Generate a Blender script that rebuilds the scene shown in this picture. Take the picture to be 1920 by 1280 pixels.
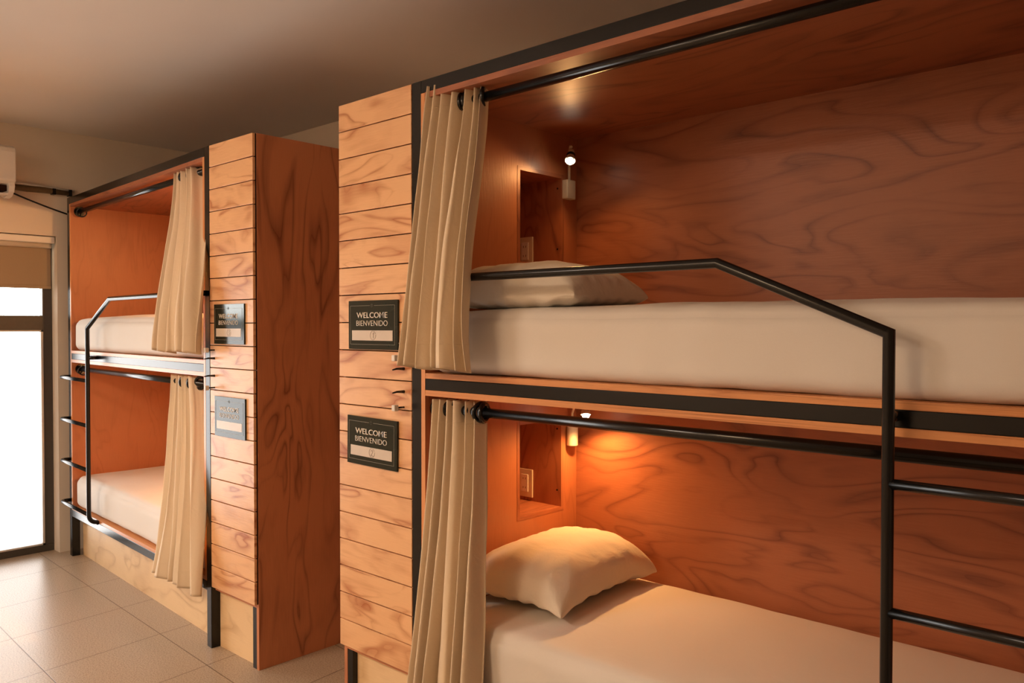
import bpy, bmesh, math, random
from mathutils import Vector, Matrix, Euler, noise

PI = math.pi
C = bpy.context.scene.collection
for o in list(bpy.data.objects):
    bpy.data.objects.remove(o, do_unlink=True)
random.seed(4)

# ------------------------------------------------------------------ camera
FPX = 1539.413
YAW, PITCH, ROLL = 0.74287, 0.01865, 0.00077
cam = bpy.data.cameras.new('camera')
camo = bpy.data.objects.new('camera', cam)
C.objects.link(camo)
cam.sensor_width = 36.0
cam.lens = FPX / 1920 * 36.0
cam.clip_start = 0.02
_F = Vector((-math.sin(YAW) * math.cos(PITCH), math.cos(YAW) * math.cos(PITCH), -math.sin(PITCH)))
_R = Vector((math.cos(YAW), math.sin(YAW), 0)); _U = _R.cross(_F)
_R2 = _R * math.cos(ROLL) + _U * math.sin(ROLL); _U2 = -_R * math.sin(ROLL) + _U * math.cos(ROLL)
M3 = Matrix((_R2, _U2, -_F)).transposed()
camo.matrix_world = Matrix.Translation((0, -1.74, 1.41176)) @ M3.to_4x4()
bpy.context.scene.camera = camo

# ------------------------------------------------------------------ world, exposure, large lights
sc = bpy.context.scene
sc.view_settings.view_transform = 'Standard'
sc.view_settings.look = 'None'
sc.view_settings.gamma = 1.0
sc.view_settings.use_curve_mapping = False
sc.view_settings.exposure = 0.0
W = bpy.data.worlds.new('daylight'); sc.world = W; W.use_nodes = True
bg = W.node_tree.nodes['Background']
bg.inputs['Color'].default_value = (1.0, 0.97, 0.94, 1)
bg.inputs['Strength'].default_value = 13.0

# daylight enters through the real window openings; the portals only guide sampling
def portal(loc, rot, sx, sy):
    l = bpy.data.lights.new('window_portal', 'AREA'); l.shape = 'RECTANGLE'; l.size = sx; l.size_y = sy
    l.cycles.is_portal = True
    o = bpy.data.objects.new('window_portal', l); C.objects.link(o); o.location = loc; o.rotation_euler = rot
portal((-5.70, -0.90, 0.85), (0, -PI / 2, 0), 1.65, 2.0)

# warm fill lights added at ceiling height, out of view, without any fixture
def area(name, loc, rot, sx, sy, power, col):
    l = bpy.data.lights.new(name, 'AREA'); l.shape = 'RECTANGLE'; l.size = sx; l.size_y = sy
    l.energy = power; l.color = col
    o = bpy.data.objects.new(name, l); C.objects.link(o); o.location = loc; o.rotation_euler = rot
    return o
area('warm_fill_light', (-3.4, -2.7, 2.56), (0, 0, 0), .7, .7, 54.0, (1.0, 0.80, 0.64))
area('warm_fill_light', (-1.9, -2.9, 2.56), (0, 0, 0), .7, .7, 36.0, (1.0, 0.70, 0.44))

# ------------------------------------------------------------------ materials
def newmat(name):
    m = bpy.data.materials.new(name); m.use_nodes = True
    nt = m.node_tree; b = nt.nodes['Principled BSDF']
    return m, nt, b
def lin(r, g, b): 
    f = lambda c: (c / 255 / 12.92) if c / 255 <= .04045 else ((c / 255 + .055) / 1.055) ** 2.4
    return (f(r), f(g), f(b), 1)
def N(nt, t, **k):
    n = nt.nodes.new(t)
    for a, v in k.items(): setattr(n, a, v)
    return n
def mathn(nt, op, a, b=None, clamp=False):
    n = N(nt, 'ShaderNodeMath', operation=op, use_clamp=clamp)
    for i, v in enumerate((a, b)):
        if v is None: continue
        if isinstance(v, (int, float)): n.inputs[i].default_value = v
        else: nt.links.new(v, n.inputs[i])
    return n.outputs[0]
def mixc(nt, fac, a, b, mode='MIX'):
    n = N(nt, 'ShaderNodeMix', data_type='RGBA', blend_type=mode)
    for i, v in ((0, fac), (6, a), (7, b)):
        if isinstance(v, (int, float)): n.inputs[i].default_value = v
        elif isinstance(v, tuple): n.inputs[i].default_value = v
        else: nt.links.new(v, n.inputs[i])
    return n.outputs[2]
def plain(name, col, rough=.5, metal=0, spec=.5, noise_amt=0, scale=40, bump=0):
    m, nt, b = newmat(name)
    b.inputs['Roughness'].default_value = rough; b.inputs['Metallic'].default_value = metal
    b.inputs['Specular IOR Level'].default_value = spec
    tc = N(nt, 'ShaderNodeTexCoord'); ns = N(nt, 'ShaderNodeTexNoise'); ns.inputs['Scale'].default_value = scale
    ns.inputs['Detail'].default_value = 4
    nt.links.new(tc.outputs['Object'], ns.inputs['Vector'])
    dk = tuple(c * (1 - noise_amt) for c in col[:3]) + (1,)
    nt.links.new(mixc(nt, ns.outputs['Fac'], dk, col), b.inputs['Base Color'])
    if bump:
        bp = N(nt, 'ShaderNodeBump'); bp.inputs['Strength'].default_value = bump; bp.inputs['Distance'].default_value = .01
        nt.links.new(ns.outputs['Fac'], bp.inputs['Height']); nt.links.new(bp.outputs[0], b.inputs['Normal'])
    return m

def wood(name, light, dark, rough=.38, freq=7.0, su=.9, sv=3.2, strength=.8, blotch=.35, spec=.5):
    """rotary cut pine plywood: wandering growth lines, soft on one side and sharp on the other"""
    m, nt, b = newmat(name)
    uv = N(nt, 'ShaderNodeUVMap'); uv.uv_map = 'grain'
    mp = N(nt, 'ShaderNodeMapping'); mp.inputs['Scale'].default_value = (su, sv, 1)
    nt.links.new(uv.outputs[0], mp.inputs['Vector'])
    n1 = N(nt, 'ShaderNodeTexNoise'); n1.inputs['Scale'].default_value = 1.6; n1.inputs['Detail'].default_value = 2.0
    n1.inputs['Roughness'].default_value = .45; n1.inputs['Distortion'].default_value = .9
    nt.links.new(mp.outputs[0], n1.inputs['Vector'])
    fr = mathn(nt, 'FRACT', mathn(nt, 'MULTIPLY', n1.outputs['Fac'], freq))
    rp = N(nt, 'ShaderNodeValToRGB')
    e = rp.color_ramp.elements
    e[0].position = 0; e[0].color = (1, 1, 1, 1); e[1].position = 1; e[1].color = (.75, .75, .75, 1)
    for p_, v in ((.05, .75), (.16, .22), (.45, .0), (.75, .12)):
        k = e.new(p_); k.color = (v, v, v, 1)
    nt.links.new(fr, rp.inputs[0])
    # where the figure is strong
    n2 = N(nt, 'ShaderNodeTexNoise'); n2.inputs['Scale'].default_value = 2.3; n2.inputs['Detail'].default_value = 1
    nt.links.new(mp.outputs[0], n2.inputs['Vector'])
    msk = N(nt, 'ShaderNodeMapRange'); msk.inputs[1].default_value = .38; msk.inputs[2].default_value = .62
    msk.inputs[3].default_value = .25; msk.inputs[4].default_value = 1
    nt.links.new(n2.outputs['Fac'], msk.inputs[0])
    # fine fibres
    mp2 = N(nt, 'ShaderNodeMapping'); mp2.inputs['Scale'].default_value = (14, 170, 1)
    nt.links.new(uv.outputs[0], mp2.inputs['Vector'])
    n3 = N(nt, 'ShaderNodeTexNoise'); n3.inputs['Scale'].default_value = 1; n3.inputs['Detail'].default_value = 3
    nt.links.new(mp2.outputs[0], n3.inputs['Vector'])
    n4 = N(nt, 'ShaderNodeTexNoise'); n4.inputs['Scale'].default_value = 3.4; n4.inputs['Detail'].default_value = 3
    nt.links.new(uv.outputs[0], n4.inputs['Vector'])
    f = mathn(nt, 'MULTIPLY', mathn(nt, 'MULTIPLY', rp.outputs[0], msk.outputs[0]), strength)
    f = mathn(nt, 'ADD', f, mathn(nt, 'MULTIPLY', mathn(nt, 'SUBTRACT', n3.outputs['Fac'], .5), .28))
    f = mathn(nt, 'ADD', f, mathn(nt, 'MULTIPLY', mathn(nt, 'SUBTRACT', n4.outputs['Fac'], .5), blotch * 2), clamp=True)
    nt.links.new(mixc(nt, f, light, dark), b.inputs['Base Color'])
    b.inputs['Roughness'].default_value = rough; b.inputs['Specular IOR Level'].default_value = spec
    bp = N(nt, 'ShaderNodeBump'); bp.inputs['Strength'].default_value = .06; bp.inputs['Distance'].default_value = .01
    nt.links.new(n3.outputs['Fac'], bp.inputs['Height']); nt.links.new(bp.outputs[0], b.inputs['Normal'])
    return m

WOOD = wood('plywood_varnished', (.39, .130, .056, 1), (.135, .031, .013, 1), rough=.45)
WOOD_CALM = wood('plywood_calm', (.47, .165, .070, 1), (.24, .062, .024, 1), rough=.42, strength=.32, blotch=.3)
WOOD_DOOR = wood('plywood_doors', (.84, .49, .25, 1), (.42, .12, .034, 1), rough=.33, freq=5, strength=.95, blotch=.45, su=1.3, sv=4.5)
WOOD_SIDE = wood('plywood_side', (.60, .23, .10, 1), (.17, .042, .015, 1), rough=.45, su=.7, sv=2.6, freq=8)
WOOD_TOE = wood('plywood_pale', (.84, .60, .34, 1), (.50, .27, .11, 1), rough=.5, su=1.2, sv=2.4, freq=5, strength=.6, blotch=.5)
WOOD_EDGE = wood('plywood_edge', (.74, .32, .12, 1), (.42, .13, .035, 1), rough=.33, su=.5, sv=30, freq=5, strength=.8, blotch=.2)
STEEL = plain('black_steel', (.007, .0065, .006, 1), rough=.22, noise_amt=.3, spec=.40)
ROD = plain('black_gloss_tube', (.007, .0065, .006, 1), rough=.2, noise_amt=.2, spec=.45)
GAP = plain('dark_backing', (.03, .012, .006, 1), rough=.9, spec=.1)
CEIL = plain('ceiling_paint', (.82, .77, .72, 1), rough=.8, spec=.2, noise_amt=.05, scale=3)
WALL = plain('wall_paint', (.78, .68, .56, 1), rough=.75, spec=.2, noise_amt=.06, scale=4)
WHITE = plain('white_plastic', (.78, .74, .68, 1), rough=.4, noise_amt=.04)
CREAM = plain('cream_plastic', (.70, .60, .45, 1), rough=.4, noise_amt=.05)
ALU = plain('window_aluminium', (.075, .066, .055, 1), rough=.45, metal=.3, noise_amt=.2)
BLIND = plain('roller_blind_cloth', (.36, .26, .16, 1), rough=.9, noise_amt=.1, scale=200)
FOAM = plain('pipe_foam', (.16, .10, .045, 1), rough=.9, noise_amt=.4, scale=60, bump=.3)
CHROME = plain('chrome', (.75, .75, .75, 1), rough=.15, metal=1.0)
SIGNM = plain('sign_green', (.014, .022, .016, 1), rough=.12, noise_amt=.3, spec=.33)
INK = plain('sign_ivory', (.72, .62, .50, 1), rough=.35)
CARD = plain('sign_card', (.66, .56, .46, 1), rough=.35, noise_amt=.06)
PEN = plain('pen_ink', (.16, .11, .09, 1), rough=.6)

def cloth(name, col, dk, wr=.25, scale=7.0, transl=0.0, weave=True):
    m, nt, b = newmat(name)
    tc = N(nt, 'ShaderNodeTexCoord')
    n1 = N(nt, 'ShaderNodeTexNoise'); n1.inputs['Scale'].default_value = scale; n1.inputs['Detail'].default_value = 5
    n1.inputs['Distortion'].default_value = .6
    nt.links.new(tc.outputs['Object'], n1.inputs['Vector'])
    n2 = N(nt, 'ShaderNodeTexNoise'); n2.inputs['Scale'].default_value = 700; n2.inputs['Detail'].default_value = 1
    nt.links.new(tc.outputs['Object'], n2.inputs['Vector'])
    c = mixc(nt, mathn(nt, 'MULTIPLY', n2.outputs['Fac'], .5), col, dk)
    nt.links.new(c, b.inputs['Base Color'])
    b.inputs['Roughness'].default_value = .85; b.inputs['Specular IOR Level'].default_value = .15
    b.inputs['Sheen Weight'].default_value = .15
    bp = N(nt, 'ShaderNodeBump'); bp.inputs['Strength'].default_value = wr; bp.inputs['Distance'].default_value = .03
    nt.links.new(n1.outputs['Fac'], bp.inputs['Height']); nt.links.new(bp.outputs[0], b.inputs['Normal'])
    if transl:
        tr = N(nt, 'ShaderNodeBsdfTranslucent'); nt.links.new(c, tr.inputs['Color'])
        ms = N(nt, 'ShaderNodeMixShader'); ms.inputs[0].default_value = transl
        out = nt.nodes['Material Output']
        nt.links.new(b.outputs[0], ms.inputs[1]); nt.links.new(tr.outputs[0], ms.inputs[2]); nt.links.new(ms.outputs[0], out.inputs[0])
    return m
SHEET = cloth('white_sheet', (.82, .77, .71, 1), (.72, .67, .61, 1), wr=.22, scale=3.5)
PILLOW = cloth('pillow_case', (.82, .74, .62, 1), (.70, .61, .50, 1), wr=.3, scale=9)
CURT = cloth('linen_curtain', (.86, .71, .52, 1), (.72, .56, .38, 1), wr=.15, scale=12, transl=.10)

def tiles():
    m, nt, b = newmat('floor_tiles')
    g = N(nt, 'ShaderNodeTexCoord'); sp = N(nt, 'ShaderNodeSeparateXYZ'); nt.links.new(g.outputs['Object'], sp.inputs[0])
    x, y = sp.outputs[0], sp.outputs[1]
    a = mathn(nt, 'ADD', x, mathn(nt, 'MULTIPLY', y, .109))
    bb = mathn(nt, 'ADD', y, mathn(nt, 'MULTIPLY', x, .0473))
    def dist(v, off, per):
        q = mathn(nt, 'DIVIDE', mathn(nt, 'SUBTRACT', v, off), per)
        fr = mathn(nt, 'FRACT', mathn(nt, 'ADD', q, 100.5))
        return mathn(nt, 'MULTIPLY', mathn(nt, 'ABSOLUTE', mathn(nt, 'SUBTRACT', fr, .5)), per), mathn(nt, 'FLOOR', mathn(nt, 'ADD', q, 100))
    d1, i1 = dist(a, -4.210, .4845); d2, i2 = dist(bb, -.252, .50)
    d = mathn(nt, 'MINIMUM', d1, d2)
    gr = N(nt, 'ShaderNodeMapRange'); gr.inputs[1].default_value = .0010; gr.inputs[2].default_value = .0026
    gr.inputs[3].default_value = 1; gr.inputs[4].default_value = 0
    nt.links.new(d, gr.inputs[0])
    n1 = N(nt, 'ShaderNodeTexNoise'); n1.inputs['Scale'].default_value = 170; n1.inputs['Detail'].default_value = 2
    nt.links.new(g.outputs['Object'], n1.inputs['Vector'])
    rp = N(nt, 'ShaderNodeValToRGB'); rp.color_ramp.elements[0].position = .36; rp.color_ramp.elements[1].position = .58
    rp.color_ramp.elements[0].color = (.32, .235, .16, 1); rp.color_ramp.elements[1].color = (.48, .375, .27, 1)
    nt.links.new(n1.outputs['Fac'], rp.inputs[0])
    wn = N(nt, 'ShaderNodeTexWhiteNoise'); wn.noise_dimensions = '2D'
    cb = N(nt, 'ShaderNodeCombineXYZ'); nt.links.new(i1, cb.inputs[0]); nt.links.new(i2, cb.inputs[1]); nt.links.new(cb.outputs[0], wn.inputs['Vector'])
    tint = mixc(nt, mathn(nt, 'MULTIPLY', wn.outputs['Value'], .12), rp.outputs[0], (.40, .29, .19, 1))
    nt.links.new(mixc(nt, gr.outputs[0], tint, (.13, .075, .04, 1)), b.inputs['Base Color'])
    b.inputs['Roughness'].default_value = .3; b.inputs['Specular IOR Level'].default_value = .14
    bp = N(nt, 'ShaderNodeBump'); bp.inputs['Strength'].default_value = .3; bp.inputs['Distance'].default_value = .002; bp.invert = True
    nt.links.new(gr.outputs[0], bp.inputs['Height']); nt.links.new(bp.outputs[0], b.inputs['Normal'])
    return m
TILES = tiles()

def glassmat(col=(.93, .95, .94, 1)):
    m, nt, b = newmat('window_glass'); nt.nodes.remove(b)
    t = N(nt, 'ShaderNodeBsdfTransparent'); t.inputs[0].default_value = col
    g = N(nt, 'ShaderNodeBsdfGlossy'); g.inputs['Roughness'].default_value = .02
    fz = N(nt, 'ShaderNodeFresnel'); ms = N(nt, 'ShaderNodeMixShader')
    nt.links.new(fz.outputs[0], ms.inputs[0]); nt.links.new(t.outputs[0], ms.inputs[1]); nt.links.new(g.outputs[0], ms.inputs[2])
    nt.links.new(ms.outputs[0], nt.nodes['Material Output'].inputs[0])
    return m
GLASS = glassmat(); GLASS_FILM = glassmat((.70, .70, .70, 1))
def glow(name, col, s):
    m, nt, b = newmat(name)
    b.inputs['Emission Color'].default_value = col; b.inputs['Emission Strength'].default_value = s
    b.inputs['Base Color'].default_value = (1, .9, .7, 1)
    return m
BULB = glow('lamp_glow', (1, .86, .62, 1), 30)

# ------------------------------------------------------------------ mesh helpers
class MB:
    def __init__(s): s.bm = bmesh.new(); s.uv = s.bm.loops.layers.uv.new('grain')
    def box(s, lo, hi, g=0, off=None):
        """g = axis of the grain; off = fixed grain offset so that neighbouring boxes continue one sheet"""
        lo = [min(a, b) for a, b in zip(lo, hi)] and (min(lo[0], hi[0]), min(lo[1], hi[1]), min(lo[2], hi[2])), (max(lo[0], hi[0]), max(lo[1], hi[1]), max(lo[2], hi[2]))
        lo, hi = lo
        v = [s.bm.verts.new((x, y, z)) for z in (lo[2], hi[2]) for y in (lo[1], hi[1]) for x in (lo[0], hi[0])]
        fs = [((0, 2, 3, 1), 2), ((4, 5, 7, 6), 2), ((0, 1, 5, 4), 1), ((2, 6, 7, 3), 1), ((0, 4, 6, 2), 0), ((1, 3, 7, 5), 0)]
        o = off if off is not None else (random.uniform(0, 40), random.uniform(0, 40))
        for idx, ax in fs:
            f = s.bm.faces.new([v[i] for i in idx])
            oth = [a for a in (0, 1, 2) if a != ax]
            if g in oth: ua, va = g, [a for a in oth if a != g][0]
            else: ua, va = oth
            for l in f.loops: l[s.uv].uv = (l.vert.co[ua] + o[0], l.vert.co[va] + o[1] + ax * 3.7)
        return s
    def tube(s, pts, r, n=16, smooth=True, caps=True):
        pts = [Vector(p) for p in pts]; rings = []; nrm = None
        for i, p in enumerate(pts):
            d0 = (p - pts[i - 1]).normalized() if i else None
            d1 = (pts[i + 1] - p).normalized() if i < len(pts) - 1 else None
            t = (d0 + d1).normalized() if d0 and d1 else (d0 or d1)
            if nrm is None:
                nrm = t.orthogonal().normalized()
            nrm = (nrm - t * nrm.dot(t)).normalized(); bn = t.cross(nrm)
            k = 1.0
            if d0 and d1:
                c = max(.3, math.sqrt(max(0, (1 + d0.dot(d1)) / 2))); k = 1 / c
                side = (d1 - d0)
                side = side.normalized() if side.length > 1e-6 else None
            else: side = None
            rr = r[i] if isinstance(r, (list, tuple)) else r
            ring = []
            for j in range(n):
                a = 2 * PI * j / n; v = nrm * math.cos(a) * rr + bn * math.sin(a) * rr
                if side: v += side * v.dot(side) * (k - 1)
                ring.append(s.bm.verts.new(p + v))
            rings.append(ring)
        for a, b in zip(rings, rings[1:]):
            for j in range(n):
                f = s.bm.faces.new((a[j], a[(j + 1) % n], b[(j + 1) % n], b[j])); f.smooth = smooth
        if caps:
            s.bm.faces.new(rings[0][::-1]); s.bm.faces.new(rings[-1])
        return s
    def cyl(s, a, b, r, n=24): return s.tube([a, b], r, n)
    def torus(s, c, axis, R, r, n=28, m=10):
        c = Vector(c); ax = Vector(axis).normalized(); e = ax.orthogonal().normalized(); f = ax.cross(e); rings = []
        for i in range(n):
            a = 2 * PI * i / n; d = e * math.cos(a) + f * math.sin(a)
            rings.append([s.bm.verts.new(c + d * (R + r * math.cos(2 * PI * j / m)) + ax * r * math.sin(2 * PI * j / m)) for j in range(m)])
        for i in range(n):
            for j in range(m):
                q = s.bm.faces.new((rings[i][j], rings[(i + 1) % n][j], rings[(i + 1) % n][(j + 1) % m], rings[i][(j + 1) % m])); q.smooth = True
        return s
    def build(s, name, mat, parent=None, bevel=0, mirror=False):
        if mirror:
            for v in s.bm.verts: v.co.x = -v.co.x
        bmesh.ops.recalc_face_normals(s.bm, faces=s.bm.faces)
        me = bpy.data.meshes.new(name); s.bm.to_mesh(me); s.bm.free()
        me.materials.append(mat)
        o = bpy.data.objects.new(name, me); C.objects.link(o)
        if parent: o.parent = parent
        if bevel:
            b = o.modifiers.new('edge', 'BEVEL'); b.width = bevel; b.segments = 2; b.limit_method = 'ANGLE'; b.angle_limit = .6
        return o
def empty(name, loc=(0, 0, 0), rz=0):
    o = bpy.data.objects.new(name, None); C.objects.link(o); o.location = loc; o.rotation_euler = (0, 0, rz); o.empty_display_size = .1
    return o
def tag(o, label, cat, group=None):
    o['label'] = label; o['category'] = cat
    if group: o['group'] = group
    return o
def struct(o): o['kind'] = 'structure'; return o

# ------------------------------------------------------------------ the room
XW, YB, ZC = -5.518, 1.134, 2.614
XE, YF = 2.6, -3.3
OY0, OY1, OZ = -1.75, 0.104, 1.965          # window opening in the far wall
struct(MB().box((XW - .2, YF - .15, -.1), (XE + .15, YB + .15, 0)).build('floor', TILES))
struct(MB().box((XW - .2, YF - .15, ZC), (XE + .15, YB + .15, ZC + .1)).build('ceiling', CEIL))
struct(MB().box((XW - .2, YB, 0), (XE + .15, YB + .15, ZC)).build('wall_back', WALL))
struct(MB().box((XE, YF - .15, 0), (XE + .15, YB, ZC)).build('wall_right', WALL))
struct(MB().box((XW - .2, YF - .15, 0), (XE, YF, ZC)).build('wall_front', WALL))
w = MB(); w.box((XW - .2, OY1, 0), (XW, YB, ZC)); w.box((XW - .2, YF, 0), (XW, OY0, ZC)); w.box((XW - .2, OY0, OZ), (XW, OY1, ZC))
struct(w.build('wall_left', WALL))

# window: dark aluminium frame with tall panes, set back in the reveal
win = struct(empty('window_1', (-5.64, OY1, 0)))
f = MB(); X0, X1 = -.03, .03
f.box((X0, OY0 - OY1, 0), (X1, 0, .045)); f.box((X0, OY0 - OY1, OZ - .05), (X1, 0, OZ))
f.box((X0, -.055, .045), (X1, 0, OZ - .05)); f.box((X0, OY0 - OY1, .045), (X1, OY0 - OY1 + .055, OZ - .05))
f.box((X0, OY0 - OY1 + .055, 1.385), (X1, -.055, 1.475))
f.box((X0, -.96, .045), (X1, -.90, 1.385)); f.box((X0, -.96, 1.475), (X1, -.90, OZ - .05))
f.build('window_frame', ALU, win, bevel=.002)
b = MB()
for (a, c, z0, z1) in ((-.90, -.055, .045, 1.385), (OY0 - OY1 + .055, -.96, .045, 1.385)):
    b.box((.010, c - .012, z0), (.036, c, z1)); b.box((.010, a, z0), (.036, a + .012, z1))
    b.box((.010, a, z0), (.036, c, z0 + .010)); b.box((.010, a, z1 - .010), (.036, c, z1))
b.build('glazing_bead', plain('bead_grey', (.55, .50, .45, 1), rough=.4, noise_amt=.1), win)
for (a, c, z0, z1) in ((-.90, -.055, .045, 1.385), (OY0 - OY1 + .055, -.96, .045, 1.385), (-.90, -.055, 1.475, OZ - .05), (OY0 - OY1 + .055, -.96, 1.475, OZ - .05)):
    MB().box((-.003, a, z0), (.003, c, z1)).build('pane', GLASS_FILM if z0 < 1 else GLASS, win)

bl = empty('roller_blind', (-5.575, OY1, 1.645))
tag(bl, 'beige roller blind pulled partly down over the upper pane of the window', 'blind')
MB().box((-.002, OY0 - OY1 + .02, 0), (.002, -.018, .29)).build('blind_cloth', BLIND, bl)
MB().box((-.006, OY0 - OY1 + .02, -.004), (.006, -.018, .016)).build('bottom_bar', BLIND, bl, bevel=.002)
h = MB().box((-.02, OY0 - OY1 + .005, .275), (.045, -.006, .316))
h.build('head_box', WHITE, bl, bevel=.006)
MB().cyl((.012, OY0 - OY1 + .02, .262), (.012, -.02, .262), .017).build('roller_tube', WHITE, bl)

# air conditioner on the window wall
ac = empty('air_conditioner', (XW, -.175, 2.16))
tag(ac, 'white wall air conditioner mounted high above the window', 'air conditioner')
bd = MB(); prof = [(0, .06), (0, .29), (.16, .29), (.195, .275), (.20, .25), (.20, .085), (.17, .07), (.10, .06)]
for k, y in enumerate((0, -.86)): 
    vs = [bd.bm.verts.new((x, y, z)) for x, z in prof]
    if k == 0: v0 = vs; bd.bm.faces.new(vs)
    else: bd.bm.faces.new(vs[::-1])
for i in range(len(prof)): j = (i + 1) % len(prof); bd.bm.faces.new((v0[i], v0[j], vs[j], vs[i]))
bd.build('casing', WHITE, ac, bevel=.005)
pr = [(.03, .06), (.185, .078), (.195, .055), (.18, .025), (.14, .002), (.09, -.005), (.04, .01)]
for y0, y1 in ((-.004, -.035), (-.825, -.856)):
    lv = MB(); a_ = [lv.bm.verts.new((x, y0, z)) for x, z in pr]; b_ = [lv.bm.verts.new((x, y1, z)) for x, z in pr]
    lv.bm.faces.new(a_); lv.bm.faces.new(b_[::-1])
    for i in range(len(pr)): j = (i + 1) % len(pr); lv.bm.faces.new((a_[i], a_[j], b_[j], b_[i]))
    lv.build('outlet_cheek', WHITE, ac, bevel=.003)
fl = MB().box((.11, -.825, .006), (.18, -.035, .014)); fl.build('louver', WHITE, ac, bevel=.002)
MB().box((.02, -.825, .03), (.15, -.035, .062)).build('outlet_slot', GAP, ac)

pp = empty('refrigerant_pipe', (XW, -.17, 2.24))
tag(pp, 'foam wrapped pipe with white trunking running from the air conditioner to the bunks', 'pipe')
MB().tube([(.02, 0, .022), (.02, .15, .018), (.02, .37, .012)], .008).build('trunking', WHITE, pp)
MB().tube([(.025, 0, -.002), (.028, .10, -.006), (.025, .20, -.002), (.02, .34, -.006)], [.017, .019, .018, .014]).build('foam_sleeve', FOAM, pp)
MB().box((.0, .24, -.024), (.045, .258, .012)).build('clip', STEEL, pp)
MB().box((.0, .335, -.026), (.04, .352, .016)).build('clip', STEEL, pp)
cb = MB().tube([(XW + .02, -.18 + .40 * t, 2.215 - .125 * t + .02 * (1 - t) * t * -1.5) for t in [i / 10 for i in range(11)]], .005, 10).build('power_cable', STEEL)
tag(cb, 'thin black cable sagging across the wall below the foam pipe', 'cable')

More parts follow.
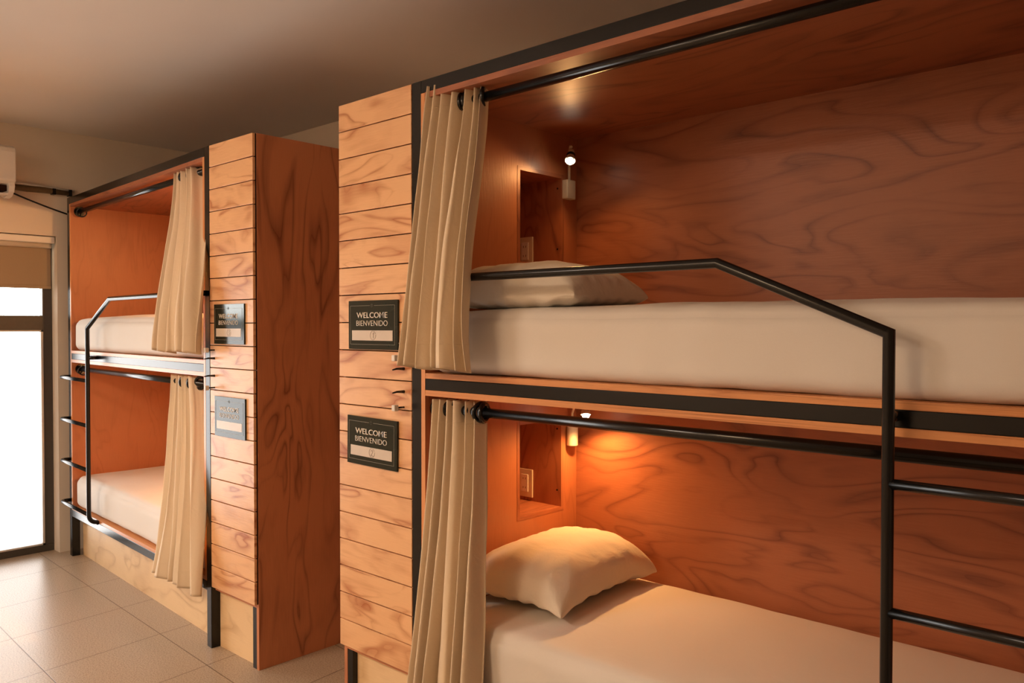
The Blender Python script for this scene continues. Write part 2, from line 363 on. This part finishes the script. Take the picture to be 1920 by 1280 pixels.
# ------------------------------------------------------------------ bunk beds
LEN, DEP, TOP = 2.035, .815, 2.1927
P0, P1 = .045, .063          # post width, inner face of the liner
IN1 = LEN - P1
YI = .780                    # inner face of the back panel
def make_bunk(root, m):
    B = lambda mb, n, mat, bevel=0: mb.build(n, mat, root, bevel, mirror=(m < 0))
    for s0, s1 in ((0, P0), (LEN - P0, LEN)):
        for y0, y1 in ((0, P0), (DEP - .02, DEP + .02)):
            B(MB().box((s0, y0, 0), (s1, y1, TOP)), 'post', STEEL, .002)
    B(MB().box((P0, 0, 2.152), (LEN - P0, P0, TOP)), 'top_rail', STEEL, .002)
    B(MB().box((P1, .0, 1.2085), (IN1, .04, 1.2445)), 'middle_rail', STEEL, .002)
    B(MB().box((P0, 0, .247), (LEN - P0, P0, .288)), 'bottom_rail', STEEL, .002)
    # plywood liner of the two cabins
    o = (random.uniform(0, 30), random.uniform(0, 30))
    hp = MB(); s0, s1 = P0, P1
    NY0, NY1 = .437, .700
    holes = ((.71, 1.07), (1.63, 1.985))
    hp.box((s0, .001, .289), (s1, NY0, 2.151), 2, o); hp.box((s0, NY1, .289), (s1, YI, 2.151), 2, o)
    zz = [.289] + [z for h_ in holes for z in h_] + [2.151]
    for a_, b_ in zip(zz[::2], zz[1::2]): hp.box((s0, NY0, a_), (s1, NY1, b_), 2, o)
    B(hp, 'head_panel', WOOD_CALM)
    e = MB().box((s0, -.0005, .289), (s1, .0015, 2.151), 2); B(e, 'panel_edge', WOOD_EDGE)
    e = MB().box((LEN - P1, -.0005, .289), (LEN - P0, .0015, 2.151), 2); B(e, 'panel_edge', WOOD_EDGE)
    B(MB().box((LEN - P1, .001, .289), (LEN - P0, YI, 2.151), 2), 'foot_panel', WOOD_CALM)
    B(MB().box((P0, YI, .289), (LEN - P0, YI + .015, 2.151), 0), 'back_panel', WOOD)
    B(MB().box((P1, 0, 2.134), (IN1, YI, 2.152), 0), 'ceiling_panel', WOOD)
    B(MB().box((P1, 0, 1.245), (IN1, YI, 1.262), 0), 'bed_board', WOOD_EDGE)
    B(MB().box((P1, 0, 1.190), (IN1, YI, 1.208), 0), 'ceiling_panel', WOOD_EDGE)
    B(MB().box((P1, 0, .289), (IN1, YI, .306), 0), 'bed_board', WOOD_EDGE)
    B(MB().box((P0, .062, .0), (LEN - P0, .078, .247), 0), 'toe_board', WOOD_TOE)
    for z0, z1 in holes:
        nb = MB(); t = .014; d0, d1 = -.163, s1 + .001
        nb.box((d0, NY0, z0), (d1, NY0 + t, z1), 2); nb.box((d0, NY1 - t, z0), (d1, NY1, z1), 2)
        nb.box((d0, NY0 + t, z1 - t), (d1, NY1 - t, z1), 1); nb.box((d0, NY0 + t, z0), (d1, NY1 - t, z0 + t), 1)
        nb.box((d0 - .01, NY0, z0), (d0, NY1, z1), 2)
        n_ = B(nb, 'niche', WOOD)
        for z in (z0 + .075, z1 - .05):
            MB().cyl((s1 - .019, NY1 - t - .001, z), (s1 - .019, NY1 - t + .002, z), .0035, 10).build('screw', STEEL, n_, mirror=(m < 0))
    # curtain rods
    for z in (2.107, 1.147):
        r = B(MB().cyl((P1, .05, z), (IN1, .05, z), .015, 28), 'curtain_rod', ROD)
        for a_, b_ in ((P1, P1 + .006), (IN1 - .006, IN1)):
            q = MB().cyl((a_, .05, z), (b_, .05, z), .030, 28).build('flange', ROD, r, mirror=(m < 0))
        q = MB().torus((IN1 - .05, .05, z - .008), (1, .5, .1), .026, .004).build('curtain_ring', ROD, r, mirror=(m < 0))
    # guard rail and ladder bent from round tube
    y = -.052; S = 1.492; arc = [(S, y + .040 * (1 - math.cos(a)), .345 - .045 * math.sin(a)) for a in [i * PI / 16 for i in range(0, 9)]]
    g = MB().tube([(.030, -.002, 1.555), (.042, -.020, 1.555), (.16, -.026, 1.555), (.235, y + .006, 1.555), (.30, y, 1.555), (1.118, y, 1.555), (S, y, 1.398), (S, y, .42)] + arc + [(S, .0, .292)], .0118, 20)
    g = B(g, 'guard_rail', STEEL)
    MB().cyl((S, y + .005, 1.232), (S, .002, 1.232), .0105).build('bracket', STEEL, g, mirror=(m < 0))
    for z in (1.102, .848, .596, .345):
        B(MB().tube([(S, y, z), (1.985, y, z), (2.004, y + .006, z), (2.012, y + .022, z), (2.012, 0.002, z)], .0108, 16), 'rung', STEEL)

bunkR = empty('bunk_bed', (-2.037, 0, 0)); make_bunk(bunkR, 1)
tag(bunkR, 'near plywood bunk bed in black steel frame, filling the right side', 'bunk bed', 'bunk beds')
RZ = math.atan2(-.0631, .998)
bunkL = empty('bunk_bed', (-3.3822, 0, 0), RZ); make_bunk(bunkL, -1)
tag(bunkL, 'far plywood bunk bed in black steel frame beside the bright window', 'bunk bed', 'bunk beds')
def place(o, side, s=0, y=0, z=0, rz=0):
    """put a thing in bunk coordinates: s along the bunk from its locker, y inwards"""
    if side > 0: o.location = (-2.037 + s, y, z); o.rotation_euler = (0, 0, rz)
    else:
        c_, s_ = math.cos(RZ), math.sin(RZ)
        o.location = (-3.3822 - s * c_ - y * s_, -s * s_ + y * c_, z); o.rotation_euler = (0, 0, RZ + rz)
    return o

# ------------------------------------------------------------------ lockers
PITCH_P = (TOP - .27095) / 20
def make_locker(root, wdt, m):
    """x runs from the bunk post outwards; plank doors in front, carcass behind, one side closed"""
    B = lambda mb, n, mat, bevel=0, par=None: mb.build(n, mat, par or root, bevel, mirror=(m < 0))
    zm = .27095 + 10 * PITCH_P
    for k, zb in enumerate((.27095, zm)):
        d = MB()
        for i in range(10):
            d.box((.002, 0, zb + i * PITCH_P + .0018), (wdt - .001, .012, zb + (i + 1) * PITCH_P - .0018), 0)
        D = B(d, 'door', WOOD_DOOR, .0012)
        B(MB().box((.003, .011, zb + .002), (wdt - .002, .017, zb + 10 * PITCH_P - .002), 0), 'door_backing', GAP, 0, D)
    xa, xb = wdt - .018, wdt
    B(MB().box((xa - .014, .018, 0), (xb - .014 if m > 0 else xb, .80, TOP), 2) if False else MB().box((xa, .0185, 0), (xb, .80, TOP), 2), 'side_panel', WOOD_SIDE, .001)
    B(MB().box((.002, .0185, TOP - .018), (xa, .80, TOP), 0), 'top_panel', WOOD_SIDE)
    B(MB().box((.002, .782, .25), (xa, .80, TOP - .018), 0), 'back_board', WOOD_SIDE)
    B(MB().box((.002, .0185, .255), (xa, .782, .272), 0), 'bottom_panel', WOOD_SIDE)
    B(MB().box((.002, .040, 0), (xa - .030, .055, .255), 0), 'toe_board', WOOD_TOE)
    B(MB().box((xa - .031, .0195, 0), (xa - .001, .055, .255)), 'leg', STEEL, .001)
    for zz, wht in ((1.308, 1), (1.272, 0), (1.197, 0), (1.146, 1)):
        xx = .040
        if wht:
            hk = B(MB().cyl((xx, .001, zz), (xx, -.030, zz), .0035, 12), 'hasp_pin', STEEL)
            B(MB().box((xx - .008, -.046, zz - .010), (xx + .008, -.029, zz + .010)), 'square_knob', WHITE, .002, hk)
        else:
            hk = B(MB().tube([(xx, .001, zz), (xx, -.030, zz + .001), (xx, -.048, zz - .002)], [.0055, .0035, .0022], 12), 'hook', STEEL)
lkR = empty('locker', (-2.0385, 0, 0)); make_locker(lkR, .3965, -1)
tag(lkR, 'plank fronted plywood locker in the middle, carrying the signs with circled 1 and 2', 'locker', 'plywood lockers')
lkL = empty('locker', (-3.381, 0, 0)); make_locker(lkL, .3615, 1)
tag(lkL, 'plank fronted plywood locker with its dark side panel in view, next to the far bunk', 'locker', 'plywood lockers')

# ------------------------------------------------------------------ mattresses and pillows
def rounded(hx, hy, hz, r, n=(60, 30, 8), crown=0, seed=0, wr=.002, rb=None):
    mb = MB(); bm = mb.bm; cache = {}
    def P(p):
        k = tuple(round(c, 5) for c in p)
        if k in cache: return cache[k]
        x, y, z = p
        rr = r
        q = Vector((max(-hx + rr, min(hx - rr, x)), max(-hy + rr, min(hy - rr, y)), max(-hz + rr, min(hz - rr, z))))
        d = Vector(p) - q
        v = q + d.normalized() * rr if d.length > 1e-7 else Vector(p)
        fx, fy = 1 - (x / hx) ** 2, 1 - (y / hy) ** 2
        v.z += crown * max(0, fx) ** .4 * max(0, fy) ** .45 * max(0, z / hz)
        nn = noise.noise(Vector((x * 3 + seed, y * 3, z * 3))) * wr + noise.noise(Vector((x * 11 + seed, y * 5, z * 4))) * wr * .6
        v += (v - Vector((x * .9, y * .9, 0))).normalized() * nn
        cache[k] = bm.verts.new(v); return cache[k]
    def lsp(h, k):   # more cuts close to the rounded rim
        a = [-h + r * t / 5 for t in range(5)]; b_ = [-h + r + (2 * h - 2 * r) * t / k for t in range(k)]; c_ = [h - r + r * t / 5 for t in range(6)]
        return a + b_ + c_
    xs, ys, zs = lsp(hx, n[0]), lsp(hy, n[1]), lsp(hz, n[2])
    def face(a, b_, f_):
        for i in range(len(a) - 1):
            for j in range(len(b_) - 1):
                q = [f_(a[i], b_[j]), f_(a[i + 1], b_[j]), f_(a[i + 1], b_[j + 1]), f_(a[i], b_[j + 1])]
                f2 = bm.faces.new([P(t) for t in q]); f2.smooth = True
    for sg in (-1, 1):
        face(xs, ys, lambda a, b_: (a, b_, sg * hz)); face(xs, zs, lambda a, b_: (a, sg * hy, b_)); face(ys, zs, lambda a, b_: (sg * hx, a, b_))
    return mb
HM = .092
mat_proto = None
def mattress(side, z, label, sc_=1.0, seed=0):
    o = rounded(.945, .380, HM, .042, crown=.034, seed=seed, wr=.004).build('mattress', SHEET)
    place(o, side, 1.018, .392, z + HM)
    tag(o, label, 'mattress', 'mattresses on the bunks')
    return o
mattress(1, 1.263, 'mattress in cream sheet on the upper deck of the near bunk', seed=1)
mattress(1, .307, 'mattress in smooth sheet on the lower deck of the near bunk, lamp lit', seed=7)
mattress(-1, 1.263, 'white sheeted mattress on the upper deck of the far bunk', seed=13)
mattress(-1, .307, 'white sheeted mattress on the lower deck of the far bunk', seed=21)

def pillow_mesh(name, a, b_, T, seed, dr=.030):
    mb = MB(); bm = mb.bm; n = 44
    def pt(u, v, sgn):
        cx = 1 - .055 * (1 - abs(v) ** 2.2); cy = 1 - .05 * (1 - abs(u) ** 2.2)
        x = a * u * cx; y = b_ * v * cy
        e = max(0, 1 - abs(u) ** 2.6) * max(0, 1 - (abs(v)) ** 3.4)
        t = T * e ** .37
        w1 = noise.noise(Vector((x * 9 + seed, y * 9, sgn))) * .010 * e ** .3 + noise.noise(Vector((x * 24 + seed, y * 6, sgn))) * .004
        # seam ripples near the rim
        rip = math.sin(math.atan2(v, u) * 22 + seed) * .004 * (1 - e) * (1 if max(abs(u), abs(v)) < .99 else .3)
        z = t * (.74 if sgn > 0 else -.26) + w1 * (1 if sgn > 0 else .15) + rip
        droop = -dr * max(0, (abs(u) * abs(v)) - .45) / .55 * 1.0
        return Vector((x, y, z + droop + T * .26))
    top = {}; bot = {}
    for i in range(n + 1):
        for j in range(n + 1):
            u = math.sin((i / n * 2 - 1) * PI / 2); v = math.sin((j / n * 2 - 1) * PI / 2)
            top[i, j] = bm.verts.new(pt(u, v, 1))
            bot[i, j] = top[i, j] if i in (0, n) or j in (0, n) else bm.verts.new(pt(u, v, -1))
    for i in range(n):
        for j in range(n):
            for d in (top, bot):
                q = bm.faces.new((d[i, j], d[i + 1, j], d[i + 1, j + 1], d[i, j + 1])); q.smooth = True
    return mb
pl = pillow_mesh('pillow', .210, .290, .172, 3).build('pillow', PILLOW)
place(pl, 1, .275, .425, .525, .06); pl.rotation_euler.y = -.03
tag(pl, 'plump pillow on the lower bed of the near bunk, lit by the lamp', 'pillow', 'pillows on the near bunk')
pu = pillow_mesh('pillow', .270, .200, .150, 8, .0).build('pillow', PILLOW); place(pu, 1, .345, .240, 1.461, .05)
tag(pu, 'pillow in shade on the upper bed of the near bunk, behind the guard rail', 'pillow', 'pillows on the near bunk')

# ------------------------------------------------------------------ curtains
def curtain(side, st, label, folds=6.5, seed=0, hem=.075, head=.068, amp=(.030, .024), eyelets=()):
    """st: stations from top to bottom (z, s_near, s_far, y_near, y_far)"""
    m = 1 if side > 0 else -1
    mb = MB(); bm = mb.bm; NU, NV = 170, 70
    def ev(z):
        # cubic through the stations (Lagrange)
        out = []
        for k in range(1, 5):
            v_ = 0
            for i, p in enumerate(st):
                w2 = 1
                for j, q in enumerate(st):
                    if i != j: w2 *= (z - q[0]) / (p[0] - q[0])
                v_ += w2 * p[k]
            out.append(v_)
        return out
    zt, zb = st[0][0], st[-1][0]; rows = []
    rnd = random.Random(seed); ph = [rnd.uniform(0, 6) for _ in range(6)]
    def prof(u, v):
        # fold offset; deep at the top, opening towards the hem, neighbours drifting together
        w_ = u + .030 * math.sin(2 * PI * u * 2 + ph[0]) * v + .018 * math.sin(2 * PI * u * 3.3 + ph[1] + 2 * v) * v
        w_ += .035 * math.sin(2 * PI * u * 1.3 + ph[4]) + .018 * math.sin(2 * PI * u * 2.7 + ph[5])
        a = 2 * PI * folds * w_ + .5 * math.sin(3 * v + ph[2])
        q = math.sin(a + .45 * math.sin(a)); q = math.copysign(abs(q) ** .75, q)
        k = 1 + .35 * math.sin(2 * PI * u * 1.7 + ph[3]) * v
        return q * k, math.cos(a)
    for j in range(NV + 1):
        v = j / NV; z = zt + (zb - zt) * v
        s0, s1, y0, y1 = ev(z)
        row = []
        A = amp[0] + (amp[1] - amp[0]) * v
        # cloth gathered just above the rod
        for i in range(NU + 1):
            u = i / NU; q, cq = prof(u, v)
            s = s0 + (s1 - s0) * u - .35 * (s1 - s0) / folds * math.sin(4 * PI * folds * u) * .18
            y = y0 + (y1 - y0) * u + A * q + .004 * noise.noise(Vector((u * 7, v * 5, seed)))
            zz = z + (.010 * noise.noise(Vector((u * 5, seed, 3))) - .006 * q) * max(0, v - .9) * 10
            row.append(bm.verts.new((m * s, y, zz)))
        rows.append(row)
    uv = mb.uv
    for j in range(NV):
        for i in range(NU):
            f_ = bm.faces.new((rows[j][i], rows[j][i + 1], rows[j + 1][i + 1], rows[j + 1][i])); f_.smooth = True
    root = empty('curtain'); place(root, side)
    o = mb.build('cloth_panel', CURT, root)
    sd = o.modifiers.new('thick', 'SOLIDIFY'); sd.thickness = .0022; sd.offset = 0
    # seams: the stitched header and hem stand slightly proud
    for nm, dz in (('header_seam', head), ('hem_seam', None)):
        sm = MB(); zz = zt - head if dz else zb + hem
        v = (zt - zz) / (zt - zb); j = min(NV - 1, int(v * NV)); t = v * NV - j
        pts = []
        me = o.data
        for i in range(0, NU + 1):
            a = me.vertices[j * (NU + 1) + i].co; b2 = me.vertices[(j + 1) * (NU + 1) + i].co
            pts.append(a.lerp(b2, t))
        sm.tube(pts, .0017, 5, True)
        sm.build(nm, CURT, root)
    for (s, zz, ang) in eyelets:
        MB().torus((m * s, .05, zz), (m * math.cos(ang), math.sin(ang), 0), .0265, .0075, 28, 8).build('eyelet', ROD, root)
    tag(root, label, 'curtain', 'linen bunk curtains')
    return root
curtain(1, [(2.166, .082, .285, .020, .060), (1.90, .080, .312, -.010, .005), (1.59, .098, .350, -.062, -.080), (1.283, .072, .370, -.080, -.100)],
        'cream linen curtain gathered on the upper deck of the near bunk, left of its pillow', seed=2, folds=5.6, amp=(.028, .036),
        eyelets=[(.10, 2.107, .5), (.14, 2.107, -.5), (.18, 2.107, .5), (.22, 2.107, -.5), (.275, 2.107, .6)])
curtain(1, [(1.180, .088, .262, .035, .058), (.90, .092, .298, .008, .02), (.60, .090, .33, -.025, -.025), (.22, .068, .36, -.060, -.065)],
        'cream linen curtain gathered on the lower deck of the near bunk', seed=5, folds=5.2, amp=(.028, .038),
        eyelets=[(.11, 1.147, .5), (.16, 1.147, -.5), (.21, 1.147, .5), (.265, 1.147, -.3), (.278, 1.147, .3)])
curtain(-1, [(2.170, .215, .470, .045, .055), (1.85, .060, .400, -.010, .0), (1.55, -.025, .335, -.060, -.075), (1.296, -.035, .345, -.065, -.095)],
        'cream linen curtain hanging on the upper deck of the far bunk', seed=9, folds=5.0, amp=(.028, .032),
        eyelets=[(.205, 2.113, 1.15), (.30, 2.107, -.4), (.37, 2.107, .4)])
curtain(-1, [(1.180, .235, .500, .045, .055), (.85, .110, .470, .012, .02), (.55, .030, .440, -.03, -.02), (.245, -.015, .480, -.055, -.055)],
        'cream linen curtain hanging on the lower deck of the far bunk', seed=14, folds=6.0, amp=(.028, .034),
        eyelets=[(.220, 1.150, 1.15), (.31, 1.147, -.4), (.38, 1.147, .4)])

# ------------------------------------------------------------------ reading lamps and outlets
def spot(name, loc, d, power, ang, par=None, r=.012):
    l = bpy.data.lights.new(name, 'SPOT'); l.energy = power; l.color = (1.0, .48, .15); l.spot_size = ang; l.spot_blend = .5; l.shadow_soft_size = r
    o = bpy.data.objects.new(name, l); C.objects.link(o); o.rotation_euler = Vector(d).to_track_quat('-Z', 'Y').to_euler(); o.location = loc
    if par: o.parent = par
    return o
def lamp(side, loc, style, label, power):
    m = 1 if side > 0 else -1
    r = empty('reading_lamp'); place(r, side, *loc)
    K = lambda mb, n, mat, bev=0, par=None: mb.build(n, mat, par or r, bev, mirror=(m < 0))
    if style == 'box':
        K(MB().box((0, -.026, -.036), (.027, .024, .036)), 'wall_box', CREAM, .003)
        K(MB().tube([(.014, 0, .034), (.015, -.001, .070), (.024, -.012, .100), (.044, -.036, .130), (.066, -.058, .148), (.078, -.068, .142)], .0052, 12), 'gooseneck', CREAM)
        hd = Vector((.092, -.092, .088)); ax = Vector((.30, -.52, -.80)).normalized()
        K(MB().tube([hd - ax * .052, hd - ax * .030], [.010, .014], 20), 'lamp_cap', CREAM)
        K(MB().tube([hd - ax * .030, hd - ax * .018], .016, 20), 'collar', STEEL)
        hs = K(MB().tube([hd - ax * .018, hd + ax * .002], [.015, .019], 24, caps=False), 'lamp_head', CREAM)
        b0 = hd + ax * .004
    else:
        K(MB().tube([(.022, 0, -.060), (.022, 0, .028)], .0215, 32), 'wall_box', CREAM, .003)
        K(MB().tube([(.022, 0, .028), (.026, -.006, .064), (.044, -.018, .088), (.080, -.036, .102), (.112, -.046, .098), (.122, -.050, .090)], .0045, 12), 'gooseneck', CREAM)
        hd = Vector((.132, -.060, .073)); ax = Vector((.22, -.25, -.94)).normalized()
        K(MB().tube([hd - ax * .028, hd + ax * .002], [.013, .018], 24, caps=False), 'lamp_head', CREAM)
        b0 = hd + ax * .004
    bb = MB(); bmesh.ops.create_uvsphere(bb.bm, u_segments=20, v_segments=12, radius=.0135)
    for v in bb.bm.verts: v.co += b0
    for f_ in bb.bm.faces: f_.smooth = True
    K(bb, 'bulb', BULB)
    p = b0 + ax * .018
    spot('lamp_light', (m * p.x, p.y, p.z), (m * ax.x, ax.y, ax.z), power, 2.9, r)
    tag(r, label, 'lamp', 'reading lamps in the bunks')
lamp(1, (P1, .715, 1.930), 'box', 'lit gooseneck reading lamp on square box, upper deck of the near bunk', 3.8)
lamp(1, (P1, .728, 1.015), 'round', 'lit reading lamp with round base behind the rod, lower deck of the near bunk', 14.0)
lamp(-1, (P1, .715, 1.930), 'box', 'lit reading lamp glowing behind the upper curtain of the far bunk', 50.0)
lamp(-1, (P1, .728, 1.015), 'round', 'lit reading lamp glowing behind the lower curtain of the far bunk', 50.0)

def outlet(z, label):
    r = empty('power_outlet'); place(r, 1, -.116, .686, z)
    MB().box((-.039, -.006, -.055), (.039, 0, .055)).build('cover_plate', CREAM, r, .002)
    MB().box((-.018, -.009, -.034), (.018, -.005, .034)).build('socket', WHITE, r, .001)
    for dz in (-.018, .018):
        for dx in (-.006, .006): MB().box((dx - .001, -.0095, dz - .004), (dx + .001, -.0085, dz + .004)).build('slot', GAP, r)
    tag(r, label, 'power outlet', 'outlets in the niches')
outlet(1.706, 'shaded power outlet in the niche above the upper pillow')
outlet(.793, 'power outlet in the niche of the lower bed, above the lit pillow')

# ------------------------------------------------------------------ welcome signs
def text(body, w_, h_, bold, x, z, y, mat, par, name):
    cu = bpy.data.curves.new(name, 'FONT'); cu.body = body; cu.size = 1; cu.align_x = 'LEFT'; cu.extrude = 0; cu.resolution_u = 4
    cu.offset = bold
    t = bpy.data.objects.new(name, cu); C.objects.link(t)
    bpy.context.view_layer.update()
    me = bpy.data.meshes.new_from_object(t.evaluated_get(bpy.context.evaluated_depsgraph_get()))
    bpy.data.objects.remove(t, do_unlink=True)
    xs = [v.co.x for v in me.vertices]; ys = [v.co.y for v in me.vertices]
    x0, x1, y0, y1 = min(xs), max(xs), min(ys), max(ys)
    for v in me.vertices:
        vx = x + ((v.co.x - x0) / (x1 - x0) - .5) * w_; vz = z + ((v.co.y - y0) / (y1 - y0) - .5) * h_
        v.co = (vx, y, vz)
    bm = bmesh.new(); bm.from_mesh(me)
    r = bmesh.ops.extrude_face_region(bm, geom=bm.faces[:])
    for v in [g for g in r['geom'] if isinstance(g, bmesh.types.BMVert)]: v.co.y += .0006
    bmesh.ops.recalc_face_normals(bm, faces=bm.faces)
    bm.to_mesh(me); bm.free()
    me.name = name; me.materials.clear(); me.materials.append(mat)
    o = bpy.data.objects.new(name, me); C.objects.link(o); o.parent = par
    return o
def sign(cx, cz, w_, h_, digit, label, tilt=0):
    r = empty('welcome_sign', (cx, -.0012, cz)); r.rotation_euler = (0, tilt, 0)
    k = w_ / .267
    MB().box((-w_ / 2, -.0065, -h_ / 2), (w_ / 2, 0, h_ / 2)).build('board', SIGNM, r, .0006)
    y = -.0072
    text('WELCOME', .168 * k, .0195, .012, -.003, .0335, y, INK, r, 'lettering')
    text('BIENVENIDO', .170 * k, .0185, -.006, -.003, .0060, y, INK, r, 'lettering')
    cd = MB().box((-.1135 * k, y, -.0530), (.1080 * k, y + .001, -.0185)).build('name_card', CARD, r)
    bl_ = MB(); e = .0004; xl, xr, zt, zb_ = -.1225 * k, .1185 * k, .0660, -.0665
    bl_.box((xl, y, zt - e), (-.014, y + .001, zt + e)); bl_.box((.010, y, zt - e), (xr, y + .001, zt + e))
    bl_.box((xl, y, zb_ - e), (xr, y + .001, zb_ + e)); bl_.box((xl - e, y, zb_), (xl + e, y + .001, zt)); bl_.box((xr - e, y, zb_), (xr + e, y + .001, zt))
    bl_.build('border_line', plain('border_ink', (.34, .30, .22, 1), rough=.4), r)
    em = MB(); em.torus((-.002, y, .066), (0, 1, 0), .0055, .0004, 20, 4)
    em.tube([(-.0045, y, .064), (-.004, y, .068), (-.001, y, .0685), (.0008, y, .066), (-.001, y, .0635)], .0004, 5)
    em.build('emblem', plain('emblem_ink', (.16, .15, .11, 1), rough=.4), r)
    if digit:
        cr = [(.004 + .0150 * math.cos(a), y - .0003, -.0358 + .0150 * math.sin(a)) for a in [2 * PI * i / 28 + .4 for i in range(28)]]
        MB().tube(cr, .0005, 5).build('pen_circle', PEN, r)
        D = {1: [(.000, .004), (.004, .009), (.003, -.009)],
             2: [(-.003, .005), (.000, .009), (.005, .008), (.006, .003), (.001, -.004), (-.005, -.010), (.000, -.0085), (.008, -.011)],
             3: [(-.003, .008), (.003, .010), (.006, .005), (.001, .001), (.006, -.003), (.004, -.009), (-.004, -.009)]}[digit]
        MB().tube([(.003 + a, y - .0003, -.0358 + b_) for a, b_ in D], .0006, 5).build('pen_digit', PEN, r)
    tag(r, label, 'sign', 'welcome signs on the lockers')
sign(-2.2345, 1.4155, .267, .167, 1, 'dark green welcome sign with handwritten circled 1, upper one on the middle locker')
sign(-2.2415, 1.0155, .272, .167, 2, 'dark green welcome sign with handwritten circled 2, lower one on the middle locker', .012)
sign(-3.2045, 1.4195, .249, .168, 3, 'glossy welcome sign higher up on the locker beside the far bunk')
sign(-3.2020, 1.0270, .253, .170, 0, 'welcome sign washed pale by window glare, lower on the far locker')
